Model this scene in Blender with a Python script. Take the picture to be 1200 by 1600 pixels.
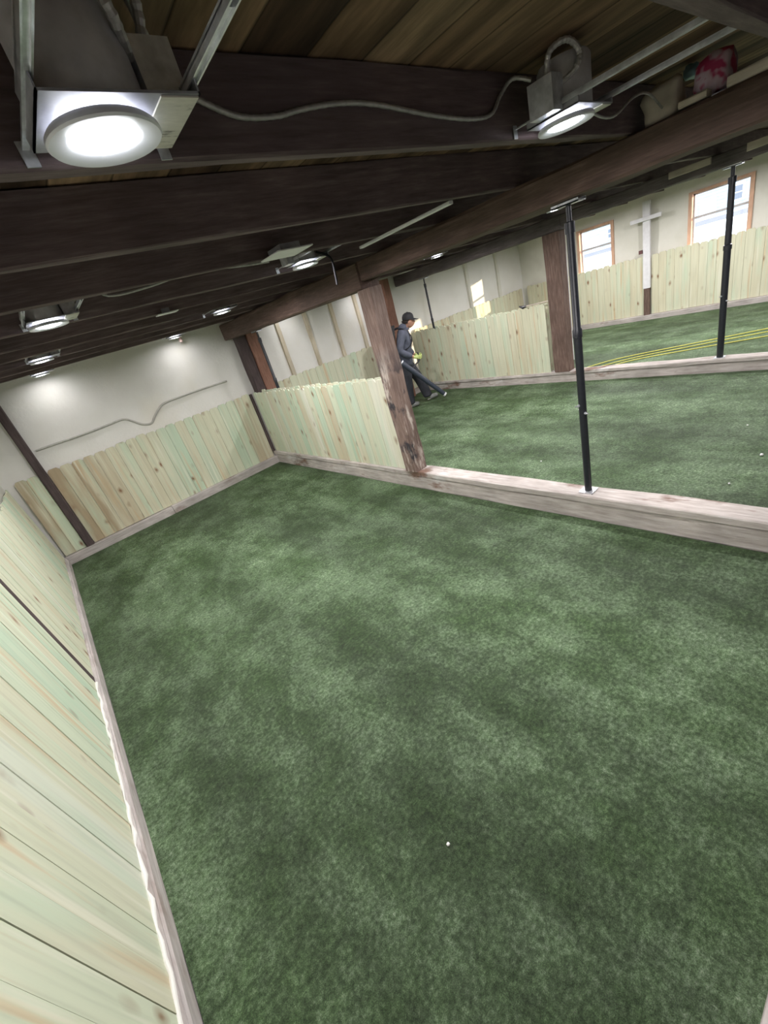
import bpy, bmesh, math, random
from mathutils import Vector, Matrix, noise

# ------------------------------------------------------------------ scene, camera, world, sun, exposure
scene = bpy.context.scene
for o in list(bpy.data.objects):
    bpy.data.objects.remove(o)
COL = scene.collection
random.seed(7)

CAMPOS = Vector((0.0, 0.0, 1.98))
RW = Matrix(((0.7212975596751591, -0.6367470383776332, -0.2725491506572225),
             (-0.4788760048544545, -0.1741699194274947, -0.8604316423407827),
             (0.5004074363768957, 0.7511444922809012, -0.430551215693058)))   # world -> camera (x right, y down, z forward)
cam_data = bpy.data.cameras.new('camera')
cam_data.sensor_fit = 'VERTICAL'
cam_data.sensor_height = 36.0
cam_data.lens = 36.0 * 655.03 / 1600.0
cam_data.clip_start = 0.02
cam = bpy.data.objects.new('camera', cam_data)
m3 = RW.transposed() @ Matrix(((1, 0, 0), (0, -1, 0), (0, 0, -1)))
cam.matrix_world = Matrix.Translation(CAMPOS) @ m3.to_4x4()
COL.objects.link(cam)
scene.camera = cam

world = bpy.data.worlds.new('world')
scene.world = world
world.use_nodes = True
wn = world.node_tree.nodes
wn['Background'].inputs[0].default_value = (0.80, 0.90, 1.0, 1)
wn['Background'].inputs[1].default_value = 3.2

sun_data = bpy.data.lights.new('sun', 'SUN')
sun_data.energy = 6.0
sun_data.angle = math.radians(0.6)
sun_data.color = (1.0, 0.80, 0.52)
sun = bpy.data.objects.new('sun', sun_data)
sun.rotation_euler = Vector((-1.05, 1.0, -0.17)).to_track_quat('-Z', 'Y').to_euler()
sun.location = (30, -20, 6)
COL.objects.link(sun)

LAMP_W = 20.0
LAMP_COLOR = (1.0, 0.955, 0.965)
scene.view_settings.view_transform = 'Standard'
scene.view_settings.look = 'None'
scene.view_settings.gamma = 1.0
scene.view_settings.use_curve_mapping = False
scene.view_settings.exposure = 0.45

# ------------------------------------------------------------------ helpers: tagging and linking
def tag(o, label=None, cat=None, group=None, kind=None):
    if label: o['label'] = label
    if cat: o['category'] = cat
    if group: o['group'] = group
    if kind: o['kind'] = kind
    return o

def empty(name, loc=(0, 0, 0)):
    o = bpy.data.objects.new(name, None)
    o.empty_display_size = 0.1
    o.location = loc
    COL.objects.link(o)
    return o

def world_loc(o):
    v = Vector((0, 0, 0))
    while o:
        v = v + o.location
        o = o.parent
    return v

class MB:
    """collects geometry in world coordinates, builds one mesh object"""
    def __init__(self):
        self.v, self.f, self.uv, self.tint = [], [], [], []
        self.cur = (0.5, 0.5, 0.5)
    def face(self, idx, uvs=None):
        self.f.append(tuple(idx))
        self.uv.append(uvs or [(0.0, 0.0)] * len(idx))
        self.tint.append(self.cur)
    def add(self, pts):
        i0 = len(self.v)
        self.v += [tuple(p) for p in pts]
        return i0
    def box(self, x0, x1, y0, y1, z0, z1):
        i = self.add([(x0, y0, z0), (x1, y0, z0), (x1, y1, z0), (x0, y1, z0),
                      (x0, y0, z1), (x1, y0, z1), (x1, y1, z1), (x0, y1, z1)])
        for q in ((0, 3, 2, 1), (4, 5, 6, 7), (0, 1, 5, 4), (1, 2, 6, 5), (2, 3, 7, 6), (3, 0, 4, 7)):
            self.face([i + k for k in q])
    def timber(self, x0, x1, y0, y1, z0, z1, axis, step=0.12, amp=0.003, ch=0.006, seed=0):
        """long chamfered hewn timber along axis ('x','y','z') with uneven faces"""
        lo = {'x': (x0, x1), 'y': (y0, y1), 'z': (z0, z1)}
        a, b = {'x': ('y', 'z'), 'y': ('x', 'z'), 'z': ('x', 'y')}[axis]
        L0, L1 = lo[axis]
        n = max(1, int((L1 - L0) / step))
        a0, a1 = lo[a]; b0, b1 = lo[b]
        ring = [(a0 + ch, b0), (a1 - ch, b0), (a1, b0 + ch), (a1, b1 - ch), (a1 - ch, b1), (a0 + ch, b1), (a0, b1 - ch), (a0, b0 + ch)]
        starts = []
        for k in range(n + 1):
            t = L0 + (L1 - L0) * k / n
            pts = []
            for j, (pa, pb) in enumerate(ring):
                da = noise.noise((t * 2.3 + seed * 7.1, j * 5.3, seed)) * amp
                db = noise.noise((t * 2.1 + 31.0, j * 4.7, seed * 3.3)) * amp
                d = {axis: t, a: pa + da, b: pb + db}
                pts.append((d['x'], d['y'], d['z']))
            starts.append(self.add(pts))
        for k in range(n):
            for j in range(8):
                j2 = (j + 1) % 8
                self.face((starts[k] + j, starts[k] + j2, starts[k + 1] + j2, starts[k + 1] + j))
        self.face([starts[0] + j for j in range(7, -1, -1)])
        self.face([starts[-1] + j for j in range(8)])
    def lathe(self, prof, c, axis=Vector((0, 0, 1)), n=32, cap=True):
        """profile [(r, h)] around axis through c"""
        axis = Vector(axis).normalized()
        u = axis.orthogonal().normalized(); w = axis.cross(u)
        c = Vector(c); rows = []
        for r, h in prof:
            rows.append(self.add([c + axis * h + (u * math.cos(2 * math.pi * k / n) + w * math.sin(2 * math.pi * k / n)) * r for k in range(n)]))
        for a, b in zip(rows[:-1], rows[1:]):
            for k in range(n):
                k2 = (k + 1) % n
                self.face((a + k, a + k2, b + k2, b + k))
        if cap:
            if prof[0][0] > 1e-5: self.face([rows[0] + k for k in range(n - 1, -1, -1)])
            if prof[-1][0] > 1e-5: self.face([rows[-1] + k for k in range(n)])
    def tube(self, pts, r, n=10, smooth=3, ridge=None, flat=1.0):
        """swept tube through control points; r number or list"""
        P = [Vector(p) for p in pts]
        R = list(r) if isinstance(r, (list, tuple)) else [r] * len(P)
        if smooth > 1 and len(P) > 2:
            Q, RR = [], []
            for i in range(len(P) - 1):
                p0 = P[max(i - 1, 0)]; p1 = P[i]; p2 = P[i + 1]; p3 = P[min(i + 2, len(P) - 1)]
                for s in range(smooth):
                    t = s / smooth
                    Q.append(0.5 * ((2 * p1) + (p2 - p0) * t + (2 * p0 - 5 * p1 + 4 * p2 - p3) * t * t + (3 * p1 - p0 - 3 * p2 + p3) * t ** 3))
                    RR.append(R[i] * (1 - t) + R[i + 1] * t)
            Q.append(P[-1]); RR.append(R[-1]); P, R = Q, RR
        up = Vector((0, 0, 1)); rows = []
        prev = None
        for i, p in enumerate(P):
            d = (P[min(i + 1, len(P) - 1)] - P[max(i - 1, 0)]).normalized()
            if prev is None:
                u = d.orthogonal().normalized() if abs(d.z) > 0.95 else d.cross(up).normalized()
            else:
                u = (prev - d * prev.dot(d)).normalized()
            prev = u
            w = d.cross(u)
            rr = R[i] * (1 + (ridge if (ridge and i % 2) else 0))
            rows.append(self.add([p + (u * math.cos(2 * math.pi * k / n) + w * math.sin(2 * math.pi * k / n) * flat) * rr for k in range(n)]))
        for a, b in zip(rows[:-1], rows[1:]):
            for k in range(n):
                k2 = (k + 1) % n
                self.face((a + k, a + k2, b + k2, b + k))
        self.face([rows[0] + k for k in range(n - 1, -1, -1)])
        self.face([rows[-1] + k for k in range(n)])
    def build(self, name, mat, parent=None, smooth=False):
        off = world_loc(parent) if parent else Vector((0, 0, 0))
        me = bpy.data.meshes.new(name)
        me.from_pydata([tuple(Vector(p) - off) for p in self.v], [], self.f)
        me.attributes.new('tint', 'FLOAT_COLOR', 'CORNER')
        me.uv_layers.new(name='UVMap')
        li = 0
        uvs, tn = [], []
        for fuv, t in zip(self.uv, self.tint):
            for c in fuv:
                uvs += [c[0], c[1]]
                tn += [t[0], t[1], t[2], 1.0]
        me.uv_layers['UVMap'].data.foreach_set('uv', uvs)
        me.attributes['tint'].data.foreach_set('color', tn)
        bm = bmesh.new(); bm.from_mesh(me)
        bmesh.ops.recalc_face_normals(bm, faces=bm.faces)
        if smooth:
            for fc in bm.faces: fc.smooth = True
            for e in bm.edges:
                if len(e.link_faces) == 2 and e.calc_face_angle(0) > math.radians(42): e.smooth = False
        bm.to_mesh(me); bm.free()
        me.materials.append(mat)
        o = bpy.data.objects.new(name, me)
        COL.objects.link(o)
        if parent: o.parent = parent
        return o

# ------------------------------------------------------------------ materials
class NT:
    def __init__(self, name):
        self.m = bpy.data.materials.new(name)
        self.m.use_nodes = True
        self.t = self.m.node_tree
        self.b = self.t.nodes['Principled BSDF']
    def n(self, kind, **kw):
        nd = self.t.nodes.new(kind)
        for k, v in kw.items():
            if k.startswith('_'): setattr(nd, k[1:], v)
            else: nd.inputs[k].default_value = v
        return nd
    def l(self, a, ao, b, bi):
        self.t.links.new(a.outputs[ao], b.inputs[bi])
    def coords(self, scale, src='Object'):
        tc = self.n('ShaderNodeTexCoord'); mp = self.n('ShaderNodeMapping')
        mp.inputs['Scale'].default_value = scale
        self.l(tc, src, mp, 0)
        return mp
    def noise(self, mp, scale, detail=4, rough=0.55):
        nz = self.n('ShaderNodeTexNoise')
        nz.inputs['Scale'].default_value = scale
        nz.inputs['Detail'].default_value = detail
        nz.inputs['Roughness'].default_value = rough
        self.l(mp, 0, nz, 'Vector')
        return nz
    def ramp(self, src, out, stops, interp='LINEAR'):
        r = self.n('ShaderNodeValToRGB')
        r.color_ramp.interpolation = interp
        els = r.color_ramp.elements
        while len(els) < len(stops): els.new(0.5)
        for e, (p, c) in zip(els, stops):
            e.position = p
            e.color = (c[0], c[1], c[2], 1) if isinstance(c, (tuple, list)) else (c, c, c, 1)
        self.l(src, out, r, 0)
        return r
    def mix(self, a, ao, b, bo, fac=0.5, facsrc=None, mode='MIX'):
        x = self.n('ShaderNodeMix'); x.data_type = 'RGBA'; x.blend_type = mode
        x.inputs[0].default_value = fac
        if facsrc: self.t.links.new(facsrc[0].outputs[facsrc[1]], x.inputs[0])
        for src, o, k in ((a, ao, 6), (b, bo, 7)):
            if isinstance(src, (tuple, list)): x.inputs[k].default_value = (*src, 1)
            else: self.t.links.new(src.outputs[o], x.inputs[k])
        return x
    def color(self, src, out):
        self.t.links.new(src.outputs[out], self.b.inputs['Base Color'])
    def bump(self, src, out, strength=0.3, dist=0.01):
        bp = self.n('ShaderNodeBump', Strength=strength, Distance=dist)
        self.l(src, out, bp, 'Height')
        self.l(bp, 0, self.b, 'Normal')
    def set(self, rough=0.6, metal=0.0, spec=0.5):
        self.b.inputs['Roughness'].default_value = rough
        self.b.inputs['Metallic'].default_value = metal
        self.b.inputs['Specular IOR Level'].default_value = spec
        return self

def grain_mat(name, stops, scale, rough=0.75, bump=0.4, spots=None, fine=1.0, limit=None):
    """wood: stretched noise in object space; scale is small along the grain"""
    g = NT(name).set(rough, 0, 0.3)
    mp = g.coords(scale)
    nz = g.noise(mp, 6 * fine, 6, 0.65)
    r = g.ramp(nz, 0, stops)
    out, oo = r, 0
    big = g.noise(g.coords((1, 1, 1)), 2.2, 3)
    rb = g.ramp(big, 0, [(0.3, 0.72), (0.7, 1.15)])
    mx = g.mix(out, oo, rb, 0, 1.0, mode='MULTIPLY')
    out, oo = mx, 2
    if spots:
        for (col, sc, lo, hi, mscale) in spots:
            sp = g.noise(g.coords(mscale), sc, 5, 0.6)
            rs = g.ramp(sp, 0, [(lo, 0.0), (hi, 1.0)])
            fs = (rs, 0)
            if limit:                                    # wear only on the lower part of the timber
                tc = g.n('ShaderNodeTexCoord'); sx = g.n('ShaderNodeSeparateXYZ'); g.l(tc, 'Object', sx, 0)
                mr = g.n('ShaderNodeMapRange'); g.l(sx, 2, mr, 0)
                mr.inputs[1].default_value = limit[0]; mr.inputs[2].default_value = limit[1]; mr.inputs[3].default_value = 1.0; mr.inputs[4].default_value = 0.0
                mm = g.n('ShaderNodeMath', _operation='MULTIPLY'); g.l(rs, 0, mm, 0); g.l(mr, 0, mm, 1); fs = (mm, 0)
            mx = g.mix(out, oo, col, None, facsrc=fs)
            out, oo = mx, 2
    g.color(out, oo)
    g.bump(nz, 0, bump, 0.006)
    return g.m

def plain_mat(name, col, rough=0.6, metal=0.0, var=0.12, nscale=20, bump=0.05, spec=0.5):
    g = NT(name).set(rough, metal, spec)
    nz = g.noise(g.coords((1, 1, 1)), nscale, 4)
    r = g.ramp(nz, 0, [(0.3, tuple(c * (1 - var) for c in col)), (0.7, tuple(min(1, c * (1 + var)) for c in col))])
    g.color(r, 0)
    if bump: g.bump(nz, 0, bump, 0.004)
    return g.m

DARK = [(0.25, (0.074, 0.052, 0.054)), (0.55, (0.142, 0.104, 0.106)), (0.8, (0.23, 0.18, 0.178))]
M = {}
M['joist'] = grain_mat('joist_wood', DARK, (0.8, 9, 9), 0.7, 0.35)
M['girder'] = grain_mat('girder_wood', [(0.25, (0.062, 0.040, 0.032)), (0.55, (0.125, 0.082, 0.066)), (0.8, (0.22, 0.155, 0.125))], (9, 0.8, 9), 0.75, 0.4)
M['girder_grey'] = grain_mat('girder_grey_wood', [(0.25, (0.075, 0.063, 0.063)), (0.55, (0.14, 0.118, 0.118)), (0.8, (0.23, 0.20, 0.20))], (9, 0.8, 9), 0.75, 0.4)
M['deck'] = None
M['column'] = grain_mat('column_wood', [(0.2, (0.075, 0.046, 0.036)), (0.5, (0.16, 0.105, 0.085)), (0.8, (0.26, 0.19, 0.16))], (9, 9, 0.9), 0.8, 0.5)
M['column_worn'] = grain_mat('worn_column_wood', [(0.2, (0.11, 0.070, 0.056)), (0.5, (0.22, 0.155, 0.13)), (0.8, (0.36, 0.28, 0.24))], (9, 9, 0.9), 0.8, 0.6,
    spots=[((0.05, 0.045, 0.05), 2.6, 0.50, 0.56, (1.6, 1.6, 0.9)), ((0.58, 0.51, 0.45), 3.4, 0.53, 0.63, (2.6, 2.6, 0.8))], limit=(1.25, 1.60))
M['column_red'] = grain_mat('red_column_wood', [(0.2, (0.17, 0.085, 0.062)), (0.5, (0.27, 0.14, 0.10)), (0.8, (0.38, 0.22, 0.17))], (9, 9, 0.9), 0.8, 0.3)
M['column_dark'] = grain_mat('dark_post_wood', [(0.2, (0.045, 0.032, 0.032)), (0.5, (0.085, 0.063, 0.062)), (0.8, (0.13, 0.10, 0.098))], (9, 9, 0.9), 0.8, 0.3)
WEATH = [(0.2, (0.30, 0.255, 0.23)), (0.5, (0.50, 0.455, 0.42)), (0.8, (0.68, 0.645, 0.615))]
M['sill_y'] = grain_mat('weathered_timber_long', WEATH, (7, 0.7, 7), 0.85, 0.6,
    spots=[((0.20, 0.125, 0.095), 2.4, 0.56, 0.66, (2, 0.7, 2)), ((0.62, 0.60, 0.58), 3.0, 0.58, 0.70, (2, 0.8, 2))])
M['sill_x'] = grain_mat('weathered_timber_cross', WEATH, (0.7, 7, 7), 0.85, 0.6,
    spots=[((0.20, 0.125, 0.095), 2.4, 0.60, 0.70, (0.7, 2, 2)), ((0.62, 0.60, 0.58), 3.0, 0.55, 0.68, (0.8, 2, 2))])
CURB = [(0.2, (0.34, 0.30, 0.28)), (0.5, (0.50, 0.46, 0.435)), (0.8, (0.64, 0.60, 0.58))]
M['curb_y'] = grain_mat('whitish_curb_long', CURB, (7, 0.7, 7), 0.85, 0.6, spots=[((0.30, 0.24, 0.21), 2.6, 0.60, 0.74, (2, 0.7, 2))])
M['curb_x'] = grain_mat('whitish_curb_cross', CURB, (0.7, 7, 7), 0.85, 0.6, spots=[((0.30, 0.24, 0.21), 2.6, 0.60, 0.74, (0.7, 2, 2))])
M['paint'] = plain_mat('white_paint', (0.74, 0.74, 0.76), 0.55, 0, 0.06, 14, 0.1)
M['pale_wood'] = grain_mat('pale_offcut_wood', [(0.2, (0.42, 0.35, 0.28)), (0.5, (0.56, 0.49, 0.41)), (0.8, (0.66, 0.60, 0.53))], (6, 0.8, 6), 0.8, 0.3)
M['orange_wood'] = grain_mat('orange_window_wood', [(0.2, (0.56, 0.31, 0.20)), (0.5, (0.68, 0.43, 0.30)), (0.8, (0.76, 0.52, 0.38))], (9, 9, 0.9), 0.6, 0.1)
M['black_steel'] = plain_mat('black_steel', (0.016, 0.018, 0.024), 0.38, 0.0, 0.2, 40, 0.03)
M['galv'] = plain_mat('galvanised_steel', (0.68, 0.70, 0.74), 0.34, 0.7, 0.2, 35, 0.04)
M['can'] = plain_mat('can_metal', (0.55, 0.55, 0.58), 0.45, 0.35, 0.18, 18, 0.05)
M['pan'] = plain_mat('pan_metal', (0.30, 0.30, 0.33), 0.5, 0.4, 0.2, 18, 0.05)
M['trim_white'] = plain_mat('white_trim_ring', (0.70, 0.71, 0.76), 0.4, 0, 0.02, 10, 0)
M['sticker'] = NT('aged_sticker').set(0.7)
_s = M['sticker']; _r = _s.ramp(_s.noise(_s.coords((1, 3, 1)), 22, 4), 0, [(0.33, (0.16, 0.15, 0.13)), (0.42, (0.48, 0.47, 0.41)), (0.7, (0.58, 0.56, 0.49))]); _s.color(_r, 0); M['sticker'] = _s.m
M['cable'] = plain_mat('armoured_cable', (0.42, 0.41, 0.40), 0.45, 0.55, 0.2, 60, 0.2)
M['black_cable'] = plain_mat('black_cord', (0.015, 0.015, 0.017), 0.95, 0, 0.12, 20, 0, 0.1)
g = NT('lamp_lens'); g.b.inputs['Base Color'].default_value = (0.9, 0.9, 0.95, 1)
g.b.inputs['Emission Color'].default_value = (0.93, 0.96, 1, 1); g.b.inputs['Emission Strength'].default_value = 12.0
M['lens'] = g.m

# plank deck of the ceiling: boards along Y
g = NT('ceiling_boards').set(0.8, 0, 0.3)
tc = g.n('ShaderNodeTexCoord'); sx = g.n('ShaderNodeSeparateXYZ'); g.l(tc, 'Object', sx, 0)
ml = g.n('ShaderNodeMath', _operation='MULTIPLY'); ml.inputs[1].default_value = 1 / 0.19; g.l(sx, 0, ml, 0)
fl = g.n('ShaderNodeMath', _operation='FLOOR'); g.l(ml, 0, fl, 0)
fr = g.n('ShaderNodeMath', _operation='FRACT'); g.l(ml, 0, fr, 0)
wnz = g.n('ShaderNodeTexWhiteNoise', _noise_dimensions='1D'); g.l(fl, 0, wnz, 'W')
rb = g.ramp(wnz, 0, [(0.0, (0.075, 0.045, 0.028)), (0.4, (0.13, 0.080, 0.048)), (0.8, (0.23, 0.15, 0.088)), (1.0, (0.30, 0.21, 0.13))])
nz = g.noise(g.coords((3.2, 0.45, 1)), 3.2, 6, 0.6); rn = g.ramp(nz, 0, [(0.32, 0.35), (0.5, 0.9), (0.7, 1.9)])
mx = g.mix(rb, 0, rn, 0, 1.0, mode='MULTIPLY')
gp = g.ramp(fr, 0, [(0.0, 0.3), (0.03, 1.0), (0.97, 1.0), (1.0, 0.3)])
mx2 = g.mix(mx, 2, gp, 0, 1.0, mode='MULTIPLY'); g.color(mx2, 2); g.bump(gp, 0, 0.6, 0.01)
M['deck'] = g.m

# pale treated pine pickets (uv: u across in m + offset, v along in m; tint.r picks the board's colour)
g = NT('treated_pine').set(0.72, 0, 0.25)
at = g.n('ShaderNodeAttribute'); at.attribute_name = 'tint'
sp = g.n('ShaderNodeSeparateColor'); g.l(at, 'Color', sp, 0)
base = g.ramp(sp, 0, [(0.0, (0.40, 0.32, 0.21)), (0.14, (0.51, 0.44, 0.31)), (0.3, (0.62, 0.59, 0.43)), (0.5, (0.64, 0.65, 0.49)), (0.68, (0.59, 0.66, 0.50)), (0.82, (0.45, 0.61, 0.46)), (0.92, (0.71, 0.72, 0.60)), (1.0, (0.73, 0.70, 0.57))])
def pine_noise(scale, detail, lo, hi, top, rough=0.5):
    nn = g.noise(g.coords(scale, 'UV'), 1.0, detail, rough)
    return nn, g.ramp(nn, 0, [(lo, 0.0), (hi, top)])
_, r1 = pine_noise((6.0, 0.9, 1), 3, 0.47, 0.68, 0.75)
mx = g.mix(base, 0, (0.67, 0.67, 0.51), None, facsrc=(r1, 0))
_, r2 = pine_noise((5.0, 0.8, 3), 3, 0.52, 0.70, 0.60)
mx = g.mix(mx, 2, (0.52, 0.66, 0.50), None, facsrc=(r2, 0))
_, r3 = pine_noise((13.0, 0.55, 5), 3, 0.58, 0.70, 0.70)
mx = g.mix(mx, 2, (0.60, 0.43, 0.25), None, facsrc=(r3, 0))
_, r4 = pine_noise((22.0, 0.8, 7), 2, 0.60, 0.70, 0.6)
mx = g.mix(mx, 2, (0.75, 0.75, 0.62), None, facsrc=(r4, 0))
grain, rg = pine_noise((38, 1.4, 1), 4, 0.25, 0.75, 1.0)
rg = g.ramp(grain, 0, [(0.28, 0.88), (0.5, 1.0), (0.75, 1.04)])
mx = g.mix(mx, 2, rg, 0, 1.0, mode='MULTIPLY')
wob = g.noise(g.coords((9, 5, 1), 'UV'), 1.0, 2)
vor = g.n('ShaderNodeTexVoronoi', _feature='F1'); vor.inputs['Scale'].default_value = 1.0
mk = g.coords((8.5, 5.0, 1), 'UV'); va = g.n('ShaderNodeVectorMath', _operation='ADD'); g.l(mk, 0, va, 0)
vs = g.n('ShaderNodeVectorMath', _operation='SCALE'); vs.inputs['Scale'].default_value = 0.35; g.l(wob, 'Color', vs, 0); g.l(vs, 0, va, 1)
g.l(va, 0, vor, 'Vector')
rk = g.ramp(vor, 'Distance', [(0.09, 0.95), (0.16, 0.50), (0.32, 0.0)])
sel = g.n('ShaderNodeSeparateColor'); g.l(vor, 'Color', sel, 0)
rsel = g.ramp(sel, 0, [(0.62, 0.0), (0.78, 1.0)], 'LINEAR')
km = g.mix(rk, 0, rsel, 0, 1.0, mode='MULTIPLY')
mx = g.mix(mx, 2, (0.24, 0.13, 0.07), None, facsrc=(km, 2))
g.color(mx, 2); g.bump(grain, 0, 0.12, 0.003)
M['pine'] = g.m
M['rail'] = grain_mat('pine_rail', [(0.2, (0.48, 0.40, 0.27)), (0.5, (0.60, 0.54, 0.40)), (0.8, (0.68, 0.63, 0.50))], (1, 1, 6), 0.75, 0.2)

def foam_mat(name, c0, c1, stain):
    g = NT(name).set(0.85, 0, 0.25)
    mp = g.coords((1, 1, 1))
    a = g.noise(mp, 1.6, 4); r = g.ramp(a, 0, [(0.3, c0), (0.7, c1)])
    s = g.noise(g.coords((1.0, 1.0, 0.8)), 1.1, 3); rs = g.ramp(s, 0, [(0.55, 0.0), (0.8, 0.6)])
    mx = g.mix(r, 0, stain, None, facsrc=(rs, 0)); g.color(mx, 2)
    f = g.noise(mp, 26, 5, 0.6); g.bump(f, 0, 0.35, 0.012)
    return g.m
M['foam'] = foam_mat('spray_foam', (0.66, 0.65, 0.57), (0.76, 0.75, 0.68), (0.46, 0.45, 0.36))
M['foam_white'] = foam_mat('spray_foam_white', (0.74, 0.73, 0.68), (0.82, 0.81, 0.77), (0.70, 0.66, 0.54))
M['stud'] = grain_mat('foam_stained_stud', [(0.2, (0.52, 0.44, 0.30)), (0.5, (0.62, 0.55, 0.42)), (0.8, (0.72, 0.67, 0.56))], (8, 8, 0.9), 0.85, 0.2)

# artificial turf
g = NT('artificial_turf').set(0.62, 0, 0.35)
mp = g.coords((1, 1, 1))
wv = g.noise(mp, 1.2, 2)
sheen_patch = g.noise(g.coords((1.0, 0.6, 1)), 2.6, 6, 0.66)
mid = g.noise(mp, 13, 5, 0.72)
tuft = g.noise(mp, 48, 6, 0.78)
blade = g.noise(g.coords((1.0, 1.0, 1)), 260, 2, 0.7)
rt = g.ramp(tuft, 0, [(0.32, (0.014, 0.031, 0.009)), (0.47, (0.053, 0.094, 0.039)), (0.58, (0.100, 0.158, 0.080)), (0.72, (0.205, 0.262, 0.172))])
fx_ = g.ramp(sheen_patch, 0, [(0.36, 0.0), (0.48, 0.30), (0.57, 0.72), (0.68, 1.0)])
mx = g.mix((0.50, 0.58, 0.40), None, (1.75, 1.58, 1.85), None, facsrc=(fx_, 0))  # pale sheen of leaning blades put into the turf colour
mx = g.mix(rt, 0, mx, 2, 1.0, mode='MULTIPLY')
sheen_lane = g.noise(g.coords((0.55, 0.12, 1)), 1.7, 2); rl = g.ramp(sheen_lane, 0, [(0.38, 0.70), (0.60, 1.25)])  # nap sheen and shade along the carpet painted as lengthwise tone
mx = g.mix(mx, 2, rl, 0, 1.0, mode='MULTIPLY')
rm = g.ramp(mid, 0, [(0.3, 0.62), (0.5, 0.98), (0.7, 1.42)])
mx = g.mix(mx, 2, rm, 0, 1.0, mode='MULTIPLY')
rbl = g.ramp(blade, 0, [(0.3, 0.45), (0.7, 1.55)])
mx = g.mix(mx, 2, rbl, 0, 1.0, mode='MULTIPLY')
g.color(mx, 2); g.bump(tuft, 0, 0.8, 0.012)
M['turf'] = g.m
M['concrete'] = plain_mat('concrete', (0.30, 0.29, 0.28), 0.85, 0, 0.2, 6, 0.2)

# ------------------------------------------------------------------ dimensions
SP = 0.68                                # joist spacing
J0 = 0.45                                # front face of the joist over the camera side
ZG, ZJ, ZD = 2.135, 2.376, 2.575         # girder underside, joist underside, deck underside
XL, XR, YB, YN = -0.70, 11.36, 7.22, -3.0
FZ = 1.27                                # fence top

# ------------------------------------------------------------------ setting
mb = MB(); mb.box(XL - 0.2, XR + 0.2, YN - 0.2, YB + 0.3, -0.25, -0.012)
tag(mb.build('floor', M['concrete']), kind='structure')
mb = MB(); mb.box(XL - 0.2, XR + 0.2, YN - 0.2, YB + 0.3, ZD, ZD + 0.08)
tag(mb.build('ceiling', M['deck']), kind='structure')

def foam_wall(name, mat, origin, du, nu, z0, z1, normal, func, holes=(), step=0.07, thick=0.14):
    """displaced sheet with thickness; du = unit vector along the wall; holes are (u0,u1,z0,z1)"""
    origin = Vector(origin); du = Vector(du); nrm = Vector(normal)
    us = [i * step for i in range(int(nu / step) + 1)] + [nu]
    zs = [z0 + i * step for i in range(int((z1 - z0) / step) + 1)] + [z1]
    for (a, b, c, d) in holes:
        us += [a, b]; zs += [c, d]
    us = sorted(set(round(u, 4) for u in us)); zs = sorted(set(round(z, 4) for z in zs))
    def inh(u, z): return any(a < u < b and c < z < d for a, b, c, d in holes)
    mb = MB(); F, B = {}, {}
    for i, u in enumerate(us):
        for j, z in enumerate(zs):
            p = origin + du * u
            edge = any(a - 1e-3 <= u <= b + 1e-3 and c - 1e-3 <= z <= d + 1e-3 for a, b, c, d in holes)
            h = 0 if edge else func(u, z)
            F[i, j] = mb.add([(p.x + nrm.x * h, p.y + nrm.y * h, z)])
            B[i, j] = mb.add([(p.x - nrm.x * thick, p.y - nrm.y * thick, z)])
    cells = {}
    for i in range(len(us) - 1):
        for j in range(len(zs) - 1):
            if not inh((us[i] + us[i + 1]) / 2, (zs[j] + zs[j + 1]) / 2): cells[i, j] = 1
    for (i, j) in cells:
        mb.face((F[i, j], F[i + 1, j], F[i + 1, j + 1], F[i, j + 1]))
        mb.face((B[i, j], B[i, j + 1], B[i + 1, j + 1], B[i + 1, j]))
        for (di, dj, a, b) in ((-1, 0, (i, j), (i, j + 1)), (1, 0, (i + 1, j), (i + 1, j + 1)), (0, -1, (i, j), (i + 1, j)), (0, 1, (i, j + 1), (i + 1, j + 1))):
            if (i + di, j + dj) not in cells:
                mb.face((F[a], F[b], B[b], B[a]))
    return tag(mb.build(name, mat, smooth=True), kind='structure')

def lump(u, z, s=0.0, a=0.02):
    return noise.noise((u * 1.7 + s, z * 1.9, s)) * a + noise.noise((u * 5 + s, z * 5, s + 3)) * a * 0.35
STUDS = [3.25, 3.85, 4.45, 5.05, 5.65, 6.25]
def back_foam(u, z):
    x = u + XL
    h = lump(x, z, 2.0, 0.018)
    if 3.05 < x < 6.85:
        d = min(abs(x - s) for s in STUDS)
        h += 0.045 * min(1.0, max(0.0, (d - 0.035) / 0.13)) ** 0.5 - 0.03
    return h
foam_wall('wall_back', M['foam_white'], (XL, YB, 0), (1, 0, 0), XR - XL + 0.1, -0.01, ZD, (0, -1, 0), back_foam)
foam_wall('wall_left', M['foam'], (XL, YN, 0), (0, 1, 0), YB - YN + 0.1, -0.01, ZD, (1, 0, 0), lambda u, z: lump(u, z, 5.0, 0.012))
WIN = [(4.85, 5.66, 1.12, 2.17), (2.44, 3.42, 1.12, 2.19)]
foam_wall('wall_right', M['foam'], (XR, YN, 0), (0, 1, 0), YB - YN + 0.1, -0.01, ZD, (-1, 0, 0), lambda u, z: lump(u, z, 9.0, 0.022),
          holes=[(a - YN, b - YN, c, d) for a, b, c, d in WIN], step=0.10)
mb = MB(); mb.box(XL - 0.2, XR + 0.2, YN - 0.12, YN, -0.01, ZD)
tag(mb.build('wall_near', M['paint']), kind='structure')

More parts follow.
